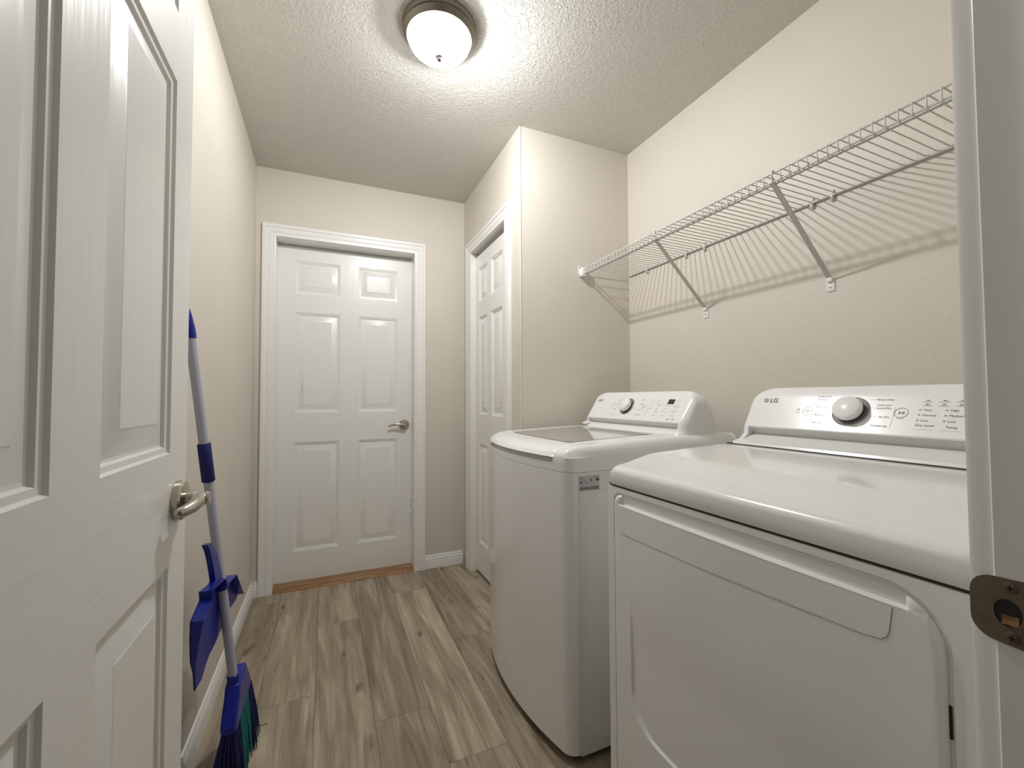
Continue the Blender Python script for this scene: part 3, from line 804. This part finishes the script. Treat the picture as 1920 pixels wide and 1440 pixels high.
# door with pocket handle, built as a height field over (y,z)
PK = dict(y0=.310, y1=.868)          # pocket ends
def poly_inside_dist(P, y, z):
    """signed distance to outline, positive inside"""
    best = 1e9; ins = False; n = len(P)
    for i in range(n):
        (ay, az), (by, bz) = P[i], P[(i+1)%n]
        dy, dz = by-ay, bz-az; t = max(0, min(1, ((y-ay)*dy+(z-az)*dz)/(dy*dy+dz*dz+1e-12)))
        d = math.hypot(y-ay-t*dy, z-az-t*dz); best = min(best, d)
        if (az > z) != (bz > z) and y < (by-ay)*(z-az)/(bz-az+1e-15)+ay: ins = not ins
    return best if ins else -best
EMB = rr_outline(.330, .836, .335, .95, (.085,.085,.01,.01))
def sstep(a, b, x):
    t = max(0, min(1, (x-a)/(b-a))); return t*t*(3-2*t)
LIPZ, PTOP = .836, .8560
def door_x(y, z, d):
    """x of the door surface; smaller x = towards the aisle"""
    out = -.0065*math.sqrt(max(0, 1-(1-min(1, max(0,d)/.012))**2))       # rolled edge
    x = DXF + .001 + out - .004*(1-((y-.584)/.316)**2)
    # step at emboss outline: the inside sits 4 mm back, only in the lower part
    e = poly_inside_dist(EMB, y, z)
    fade = 1-sstep(.50,.64,z)
    x += .0045*sstep(-.0015, .0045, e)*fade
    # pocket: straight lip, sloping back behind it
    end = min(y-PK['y0'], PK['y1']-y)
    if end > -.012:
        k = sstep(-.012, .004, end)
        if z > LIPZ: x += k*.020*min(1,(z-LIPZ)/.0022)*(1-.45*(z-LIPZ)/(PTOP-LIPZ))
    return x
ysD = sorted(set([round(v,5) for v in lin(.268,.900,50)] + [.270,.272,.275,.278,.283,.298,.300,.302,.304,.306,.308,.311,.314,.316] + [.898,.896,.893,.889,.884,.880,.878,.876,.874,.872,.870,.868,.866,.862,.852]
      + [.836-.006+k*.0015 for k in range(7)] + [.75+.012*k for k in range(9)] + [.330+.0015*k-.003 for k in range(6)]))
zsD = sorted(set([round(v,5) for v in lin(.105,.8585,48)] + [.107,.110,.113,.117] + [.856,.853,.850,.846,.842,.8385,.8382,.8362,.8358,.834] + [.335-.004+k*.0015 for k in range(8)] + [.345+.009*k for k in range(9)]))
m = MB(); bm = m.bm; DOi = DO
grid = {}
def clampP(y, z):
    return y, z
for i, y in enumerate(ysD):
    for k, z in enumerate(zsD):
        d = poly_inside_dist(DOi, y, z)
        if d < -.006 and False: continue
        grid[i,k] = (y, z, d)
def near_on(P, y, z):
    best = None; bd = 1e9; n = len(P)
    for i in range(n):
        (ay, az), (by, bz) = P[i], P[(i+1)%n]; dy, dz = by-ay, bz-az
        t = max(0, min(1, ((y-ay)*dy+(z-az)*dz)/(dy*dy+dz*dz+1e-12))); q = (ay+t*dy, az+t*dz); d = math.hypot(y-q[0], z-q[1])
        if d < bd: bd = d; best = q
    return best
VV = {}
for (i,k), (y, z, d) in grid.items():
    if d < 0: 
        y, z = near_on(DOi, y, z); d = 0
    VV[i,k] = bm.verts.new((door_x(y, z, d), y, z))
for i in range(len(ysD)-1):
    for k in range(len(zsD)-1):
        try: bm.faces.new([VV[i,k], VV[i+1,k], VV[i+1,k+1], VV[i,k+1]])
        except ValueError: pass
bmesh.ops.remove_doubles(bm, verts=bm.verts[:], dist=2e-5)
# side wall of the door going back into the opening
a = ringx(m, DOi, DXF+.0008); b = ringx(m, DOi, DXF+.010)
for k in range(len(a)): bm.faces.new([a[k], a[(k+1)%len(a)], b[(k+1)%len(a)], b[k]])
door = m.build('door', M['enamel'], dr, smooth=32)
# thin line of the separate handle plate under the pocket lip
m = MB()
plate = [(.862,.832),(.862,.776),(.856,.768),(.600,.773),(.350,.783),(.330,.7865),(.3235,.792),(.3205,.800),(.3165,.832)]
def ln(P, t=.0004):
    Q = [(door_x(y, z, .1)-.0003, y, z) for y, z in P]; m.tube(Q, t, 5)
seg = []
fine_ = []
for (p, q_) in zip(plate[1:], plate[2:]):
    for k in range(10): fine_.append((p[0]+(q_[0]-p[0])*k/10, p[1]+(q_[1]-p[1])*k/10))
fine_.append(plate[-1]); ln(fine_)
m.build('handle_seam', M['ink'], door, smooth=60, label='thin seam line under the handle')
m = MB(); m.tube([(door_x(PK['y0']+.004+(PK['y1']-PK['y0']-.008)*k/30, LIPZ-.002, .1)+.0006, PK['y0']+.004+(PK['y1']-PK['y0']-.008)*k/30, LIPZ-.0012) for k in range(31)], .0010, 8)
m.build('handle_lip', M['plastic'], door, smooth=60, label='bright rolled lip of the handle pocket')
m = MB(); m.box((DXF+.0015,.2655,.700),(DXF+.009,.2695,.738)); m.build('door_latch_mark', M['dark'], door, smooth=0, label='dark latch notch on the door edge')
for y, z in ((.804,.628),(.788,.658),(.802,.640),(.870,.615)):
    m = MB(); m.lathe([(0,0),(.0012,0),(.0010,.0003),(0,.0004)], (door_x(y,z,.1)-.0001,y,z), (-1,0,0), 8)
    m.build('scuff_mark', M['ink'], door, smooth=0, label='tiny dark scuff mark')
# worktop
def dtop(x):
    z = .9285 + .0265*sstep(1.055, 1.20, x)
    return z + .012*min(1, max(0,(x-1.20)/.25))
def dfront(y):
    d = DH-abs(y-DYC); rc = .022; x = DXF-.002
    if d < rc: x += rc-math.sqrt(max(0, rc*rc-(rc-d)**2))
    return x
m = MB(); ysT = dense_ends(DY0-.001, DY1+.001, .030, 10, 12)
DH2 = DH+.001
def FT(u, y):
    x0 = dfront(min(max(y,DY0),DY1)); x = x0+(DXB-x0)*u
    a = (DH2-abs(y-DYC))/.028; b = (x-x0)/.026
    z = .9105+(dtop(x)-.9105)*dome_f(a, b)
    return (x, y, z)
usT = [0,.0015,.004,.008,.013,.02,.028,.036,.05,.065,.08,.10,.12,.14,.16,.18,.20,.22,.26,.32,.4,.5,.62,.8,1]
G = sgrid(m, FT, usT, ysT)
prev = G[0]
for z, s in ((.900,0),(.886,0),(.8815,.002)):
    cur = [m.bm.verts.new((dfront(min(max(y,DY0),DY1))+s, y, z)) for y in ysT]
    for k in range(len(ysT)-1): m.bm.faces.new([prev[k], prev[k+1], cur[k+1], cur[k]])
    prev = cur
for side in (0, -1):
    col = [G[i][side] for i in range(len(usT))]; low = [m.bm.verts.new((v.co.x, ysT[side], .8815)) for v in col]
    for k in range(len(col)-1): m.bm.faces.new([col[k], col[k+1], low[k+1], low[k]])
m.build('worktop', M['enamel'], dr, smooth=40)
m = MB(); m.box((DXF+.004,DY0+.004,.8760),(DXB-.002,DY1-.004,.884)); m.build('worktop_seam', M['seam'], dr, smooth=0, label='dark seam below the worktop')
m = MB(); fp, Tn, Nn = console(m, .252, .912, .284, .880, 1.519, 1.0166, 1.583, 1.1208, 1.772, .950, (1.462,.969))
m.build('console', [M['plastic'], M['plastic_shade']], dr, smooth=28)
m = MB(); m.box((1.4595,.275,.9655),(1.50,.908,.9690)); m.build('console_seam', M['seam'], dr, smooth=0, label='dark seam in front of the console')
dial(dr, fp, Nn, .2525, .0580)
logo_part(dr, fp, .0240, .0890, .0072, .0358, .0200)
for t_, a_, b_, z_ in (('AntiBacterial',.1655,.1010,.0062),('Normal',.1680,.0925,.0068),('Perm. Press',.1700,.0692,.0066),('Bedding',.1715,.0465,.0068),('Delicates',.1720,.0234,.0066),
                       ('Heavy Duty',.2984,.0926,.0072),('Small Load',.3035,.0775,.0062),('Speed Dry',.3035,.0692,.0068),('Air Dry',.3127,.0457,.0068),('Freshen Up',.3021,.0227,.0068)):
    marks(dr, 'dial_label', None, lambda q: txt(q, fp, t_, a_, b_, z_))
for a0, b0, a1, b1 in ((.196,.0925,.214,.0925),(.203,.0692,.209,.0692),(.198,.0465,.211,.0465),(.204,.0234,.216,.0234),(.1655,.0945,.1655,.0245),
                   (.285,.0926,.296,.0926),(.294,.0692,.3015,.0692),(.294,.0457,.308,.0457),(.285,.0227,.299,.0227),(.3395,.0720,.3395,.0180)):
    marks(dr, 'guide_line', None, lambda q: bar(q, fp, a0, b0, a1, b1, .00025, mi=1))
def pb(q):
    arc_strip(q, fp, .1509,.0571,.0118,.0124,0,360,mi=1); arc_strip(q, fp, .1509,.0571,.0036,.0044,-235,55,mi=1); bar(q, fp, .1509,.0625,.1509,.0571,.0004,mi=1)
marks(dr, 'power_button', 'round power button mark', pb)
def lk(q):
    bar(q, fp, .1235,.060,.1290,.060,.0012,mi=1); bar(q, fp, .1245,.0615,.1245,.064,.0004,mi=1); bar(q, fp, .1280,.0615,.1280,.064,.0004,mi=1); txt(q, fp, 'Lock', .1262, .0525, .0055, 'CENTER', 1)
marks(dr, 'lock_icon', 'small lock icon', lk)
def sb(q):
    arc_strip(q, fp, .3526,.0581,.0118,.0128,0,360,mi=0); q.quad([fp(.3480,.0620,.0007), fp(.3480,.0542,.0007), fp(.3530,.0581,.0007)], 0)
    bar(q, fp, .3548,.0615,.3548,.0547,.0007); bar(q, fp, .3575,.0615,.3575,.0547,.0007); bar(q, fp, .345,.0432,.361,.0432,.0003,mi=1)
marks(dr, 'start_button', 'round start and pause button mark', sb)
for col in range(3):
    def cm(q):
        a = (.3937,.4211,.4484)[col]; x = (.3826,.4260,.4700)[col]
        bar(q, fp, a-.003,.0905,a+.003,.0905,.0010); bar(q, fp, a-.003,.0807,a+.003,.0807,.0010)
        bar(q, fp, a-.0085,.0868,a+.0085,.0868,.0004,mi=1); bar(q, fp, a-.0085,.0770,a+.0085,.0770,.0004,mi=1)
        for b, t in zip((.0668,.0540,.0407), (('Very','Normal','Less'),('High','Medium','Low'),('60','40','20'))[col]):
            bar(q, fp, x,b,x+.0036,b,.0011); txt(q, fp, t, x+.0071, b, .0074)
        txt(q, fp, ('Dry Level','Temp.','Time')[col], (.3985,.4420,.485)[col], (.0290,.0270,.0270)[col], .0079, 'CENTER')
        bar(q, fp, (.380,.4235,.467)[col],.0185,(.380,.4235,.467)[col]+.034,.0185,.0002,mi=1)
    marks(dr, 'settings_column', None, cm)
for fx_, fy_ in ((1.10,DY0+.06),(1.10,DY1-.06),(DXB-.06,DY0+.06),(DXB-.06,DY1-.06)):
    m = MB(); m.lathe([(0,0),(.022,0),(.022,.008),(.010,.012),(.010,.022),(0,.022)], (fx_,fy_,0), (0,0,1), 16); m.build('foot', M['dark'], dr)

# ================================================================= WIRE SHELF
SX, SZ, SB = 1.585, 1.766, 1.886
SY0, SY1 = NW1+.012, E-.012
ws = thing('wire_shelf', (SB, 1.0, SZ), 'long white wire shelf on braces high on the right wall', 'shelf')
m = MB()
def rod(a, b, r, n=8): m.tube([a, b], r, n)
rod((SX,SY0,SZ),(SX,SY1,SZ),.0030); rod((SX+.001,SY0,SZ-.026),(SX+.001,SY1,SZ-.026),.0030); rod((SX+.011,SY0,SZ-.030),(SX+.011,SY1,SZ-.030),.0028)
m.build('front_rail', M['wire'], ws, smooth=60)
m = MB(); rod((SB-.002,SY0,SZ-.005),(SB-.002,SY1,SZ-.005),.0046, 10); m.build('rear_rail', M['wire'], ws, smooth=60)
# grid of deck wires, one inch apart, in phase with the photographed ones
ys = []
yy0 = .4530
k = -10
while True:
    y = yy0 + k*.0254; k += 1
    if y < SY0+.004: continue
    if y > SY1-.004: break
    ys.append(y)
for y in ys:        # every deck wire bends down over the front rail as the lip
    m = MB()
    m.tube([(SB, y, SZ), (SX+.003, y, SZ+.0028), (SX-.002, y, SZ+.0015), (SX-.0038, y, SZ-.003), (SX-.0034, y, SZ-.022), (SX, y, SZ-.0295), (SX+.010, y, SZ-.0335)], .0018, 6)
    m.build('deck_wire', M['wire'], ws, smooth=60)
# braces
for k, (yt, yb) in enumerate(((.838,.856),(1.333,1.358))):
    m = MB()
    def sec(p, w_=.0075, t_=.0035):
        d = Vector((SB-SX, yb-yt, -.29)).normalized(); a = Vector((0,1,0)); n_ = d.cross(a).normalized()
        return [Vector(p)+a*w_+n_*t_, Vector(p)+a*w_-n_*t_*.2, Vector(p)-a*w_-n_*t_*.2, Vector(p)-a*w_+n_*t_, Vector(p)-a*w_*.7+n_*t_, Vector(p)-a*w_*.7+n_*0, Vector(p)+a*w_*.7+n_*0, Vector(p)+a*w_*.7+n_*t_]
    m.loft([sec((SX+.004,yt,SZ-.028)), sec((SX+.02,yt,SZ-.042)), sec((R-.006,yb,1.487))])
    m.tube([(SX+.004,yt-.006,SZ-.028),(SX-.007,yt-.006,SZ-.012),(SX-.004,yt-.006,SZ+.006),(SX+.005,yt-.006,SZ+.004)], .0028, 8)
    b_ = m.build('brace', M['brace'], ws, smooth=35)
    m = MB(); m.box((R-.0035,yb-.0125,1.447),(R-.0005,yb+.0125,1.490),.0012); m.box((R-.012,yb-.009,1.478),(R-.002,yb+.009,1.492),.002); fp_ = m.build('foot_plate', M['brk'], b_, label='bright white foot plate')
    m = MB(); m.lathe([(0,0),(.0038,0),(.0034,.0014),(0,.002)], (R-.0035,yb,1.462), (-1,0,0), 14); m.build('screw', M['nickel'], b_)
# end bracket on the return wall
m = MB(); m.box((SX-.014,E-.030,SZ-.040),(SX+.018,E-.0005,SZ+.004),.003); m.box((SX-.020,E-.006,SZ-.030),(SX-.010,E-.0005,SZ+.016),.002)
eb = m.build('end_bracket', M['brk'], ws, label='white plastic end bracket')
m = MB(); m.lathe([(0,0),(.0035,0),(.003,.0015),(0,.002)], (SX-.015,E-.006,SZ+.006), (0,-1,0), 12); m.build('screw', M['ink'], eb)
m = MB(); m.box((SX-.014,NW1+.0005,SZ-.040),(SX+.018,NW1+.030,SZ+.004),.003); m.build('end_bracket', M['brk'], ws)
for yc in (.905,.842,1.355,1.46,1.72,.45):
    m = MB(); m.lathe([(0,0),(.0068,0),(.0068,.005),(.004,.0085),(0,.0085)], (R-.0005,yc,SZ-.020), (-1,0,0), 14)
    m.box((R-.012,yc-.005,SZ-.022),(R-.0005,yc+.005,SZ+.004),.0015); m.lathe([(0,0),(.006,0),(.004,.006),(0,.006)], (R-.0005,yc,SZ+.008), (-1,0,0), 12)
    m.build('wall_clip', M['brace'], ws)

# ================================================================= BROOM
bt, bb = Vector((.0265,1.42,1.322)), Vector((.1290,1.52,.262))
br = thing('broom', (.14,1.53,0), 'blue broom with white pole leaning on the left wall behind the open door', 'broom')
ax = (bt-bb).normalized()
def along(t): return bb + (bt-bb)*t
zt = lambda z: (z-bb.z)/(bt.z-bb.z)
m = MB(); m.tube([bb-ax*.02, along(zt(1.275))], .0125, 20); m.build('pole', M['pole'], br, smooth=60, label='lavender white pole')
CT_ = along(zt(1.272)); m = MB(); m.tube([CT_, CT_+ax*.004, CT_+ax*.025, CT_+ax*.060, CT_+ax*.078, CT_+ax*.082], [.0140,.0142,.0138,.0100,.0070,.003], 18); cap_ = m.build('cap', M['blue'], br, smooth=50, label='blue tapered hanging cap')
m = MB(); m.tube([along(zt(.871)), along(zt(.873)), along(zt(.978)), along(zt(.980))], [.0150,.0163,.0163,.0150], 20); m.build('grip', M['bluedk'], br, smooth=40, label='dark blue foam grip')
# head: socket, shoulder block
m = MB()
lean = Vector((ax.x,ax.y,0))/ax.z
def hp(dy, z, dx):            # local: along broom width, height, thickness
    return Vector((bb.x + (z-bb.z)*lean.x*.35 + dx + (dy)*.07, bb.y+dy, z))
m.tube([bb+ax*.028, bb+ax*.026, bb-ax*.02, bb-ax*.035], [.0145,.0160,.0165,.018], 18)
SH = [(-.018,.262),(.040,.282),(.060,.284),(.075,.262),(.108,.214),(.112,.186),(-.070,.156),(-.073,.174),(-.052,.205),(-.028,.235)]
rg = []
for dx, s in ((-.019,.94),(-.014,1),(.014,1),(.020,.94)):
    cy = sum(p[0] for p in SH)/len(SH); cz = sum(p[1] for p in SH)/len(SH)
    rg.append([hp(cy+(y-cy)*s, cz+(z-cz)*s, dx) for y, z in SH])
m.loft(rg); head = m.build('brush_head', M['blue'], br, smooth=35, label='blue plastic brush head')
mod_bevel(head, .003)
random.seed(11)
def bristles(name, mtl, rows, n, dy0, dy1, flare, base0, base1, tipz, label):
    m = MB()
    for dx in rows:
        for k in range(n):
            f = (k+random.uniform(-.3,.3))/(n-1); dy = dy0+(dy1-dy0)*f
            zb = base0+(base1-base0)*f
            c = hp(dy, zb, dx+random.uniform(-.002,.002))
            tip = Vector((c.x + dx*flare+random.uniform(-.006,.006)-.004, c.y+(f-.5)*.055+random.uniform(-.006,.006), tipz+random.uniform(0,.004)))
            mid = c.lerp(tip,.55)+Vector((dx*.25*flare*.3,0,0))
            m.tube([c, mid, tip], [.0026,.0030,.0012], 5)
    return m.build(name, mtl, br, smooth=60, label=label, kind='stuff')
bristles('bristles', M['brist_b'], (-.014,-.008,-.002), 46, -.070, .104, 1.6, .158, .192, .001, 'dark blue bristles')
bristles('bristles', M['brist_t'], (.006,.011,.016), 34, -.020, .080, 1.2, .172, .190, .001, 'teal green bristles')
bristles('bristles', M['brist_b'], (.006,.012,.017), 12, .086, .110, 1.5, .190, .196, .001, 'navy bristles at the far end')
bristles('bristles', M['brist_b'], (.004,.010,.016), 22, -.070, -.024, 1.1, .158, .170, .001, 'dark blue bristles at the near end')

# ================================================================= DUSTPAN
DP_OUT = [(0.0906, 1.3463, 0.7256), (0.0934, 1.372, 0.7228), (0.0955, 1.392, 0.6993), (0.0982, 1.4164, 0.6824), (0.1001, 1.4342, 0.6483), (0.1031, 1.4619, 0.5932), (0.1046, 1.4761, 0.5678), (0.1095, 1.5215, 0.5662), (0.1143, 1.5653, 0.5631), (0.1258, 1.6725, 0.46), (0.1234, 1.6501, 0.4509), (0.1181, 1.6012, 0.4512), (0.1127, 1.5512, 0.4408), (0.104, 1.4702, 0.4113), (0.0991, 1.4249, 0.404), (0.0962, 1.3981, 0.3909), (0.0935, 1.3729, 0.37), (0.0889, 1.3307, 0.3682), (0.088, 1.3219, 0.4146), (0.086, 1.3037, 0.4542), (0.0854, 1.298, 0.5092), (0.0855, 1.2993, 0.554), (0.0883, 1.3254, 0.5678), (0.0917, 1.3563, 0.582), (0.0912, 1.3516, 0.6059), (0.0956, 1.3924, 0.6055), (0.0972, 1.4077, 0.6106), (0.0949, 1.3859, 0.6646), (0.0927, 1.3654, 0.7041)]      # outline of the handle and tray in its own oblique plane
dp = thing('dustpan', (.10,1.45,.40), 'blue plastic dustpan clipped to the broom pole above the baseboard', 'dustpan')
PTS = [Vector(p) for p in DP_OUT]
P0 = Vector((.0845, 1.29, .5)); P1 = Vector((.1245, 1.66, .5)); nd = Vector((P1.y-P0.y, -(P1.x-P0.x), 0)).normalized()
if nd.x < 0: nd = -nd
hd = [PTS[i] for i in (0,1,2,3,4,5,24,25,26,27,28)]
hd.insert(6, PTS[5]+Vector((0,0,-.006))); hd.insert(7, PTS[24]+Vector((0,.0,-.002)))
pan = PTS[5:25]
m = MB()
inner = pan
# tray sheet
m.loft([[p - nd*.016 for p in pan], [p - nd*.013 for p in pan]])
# raised walls along every side but the sweeping lip
def wall_seg(a, b, h0, h1, t=.0022):
    c = sum(pan, Vector())/len(pan)
    ia = a+(c-a).normalized()*t; ib = b+(c-b).normalized()*t
    m.loft([[a-nd*.016, ia-nd*.016, ia+nd*h0, a+nd*h0], [b-nd*.016, ib-nd*.016, ib+nd*h1, b+nd*h1]])
hts = {}
n = len(pan)
for i in range(n):
    gi = i+5
    def hh(g):
        if g <= 9: return .012 if g < 9 else .004
        if g >= 18: return {18:-.010,19:-.002,20:.006}.get(g, .014)
        return -.012
    if 9 <= gi < 17: continue
    a, b = pan[i], pan[(i+1)%n]
    wall_seg(a, b, hh(gi), hh(gi+1 if i+1 < n else 5))
m.build('pan', M['blue'], dp, smooth=25)
m = MB(); m.loft([[p-nd*.010 for p in hd],[p-nd*.002 for p in hd],[p+nd*.004 for p in hd]]); m.build('handle', M['blue'], dp, smooth=35)
m = MB(); pc = along(zt(.565)); m.lathe([(.0135,-.012),(.0165,-.012),(.0165,.012),(.0135,.012),(.0135,-.012)], pc, ax, 20, cap=False); m.build('pole_clip', M['blue'], dp, smooth=40)

# ================================================================= small things
m = MB(); m.tube([(.150,1.80,.0012),(.163,1.74,.0016),(.172,1.70,.0012),(.186,1.695,.0012),(.200,1.70,.0012)], .0009, 5)
t_ = m.build('thread', M['thread'], None, smooth=0); t_['label'] = 'thin dark curled thread lying on the plank floor by the broom'; t_['category'] = 'thread'
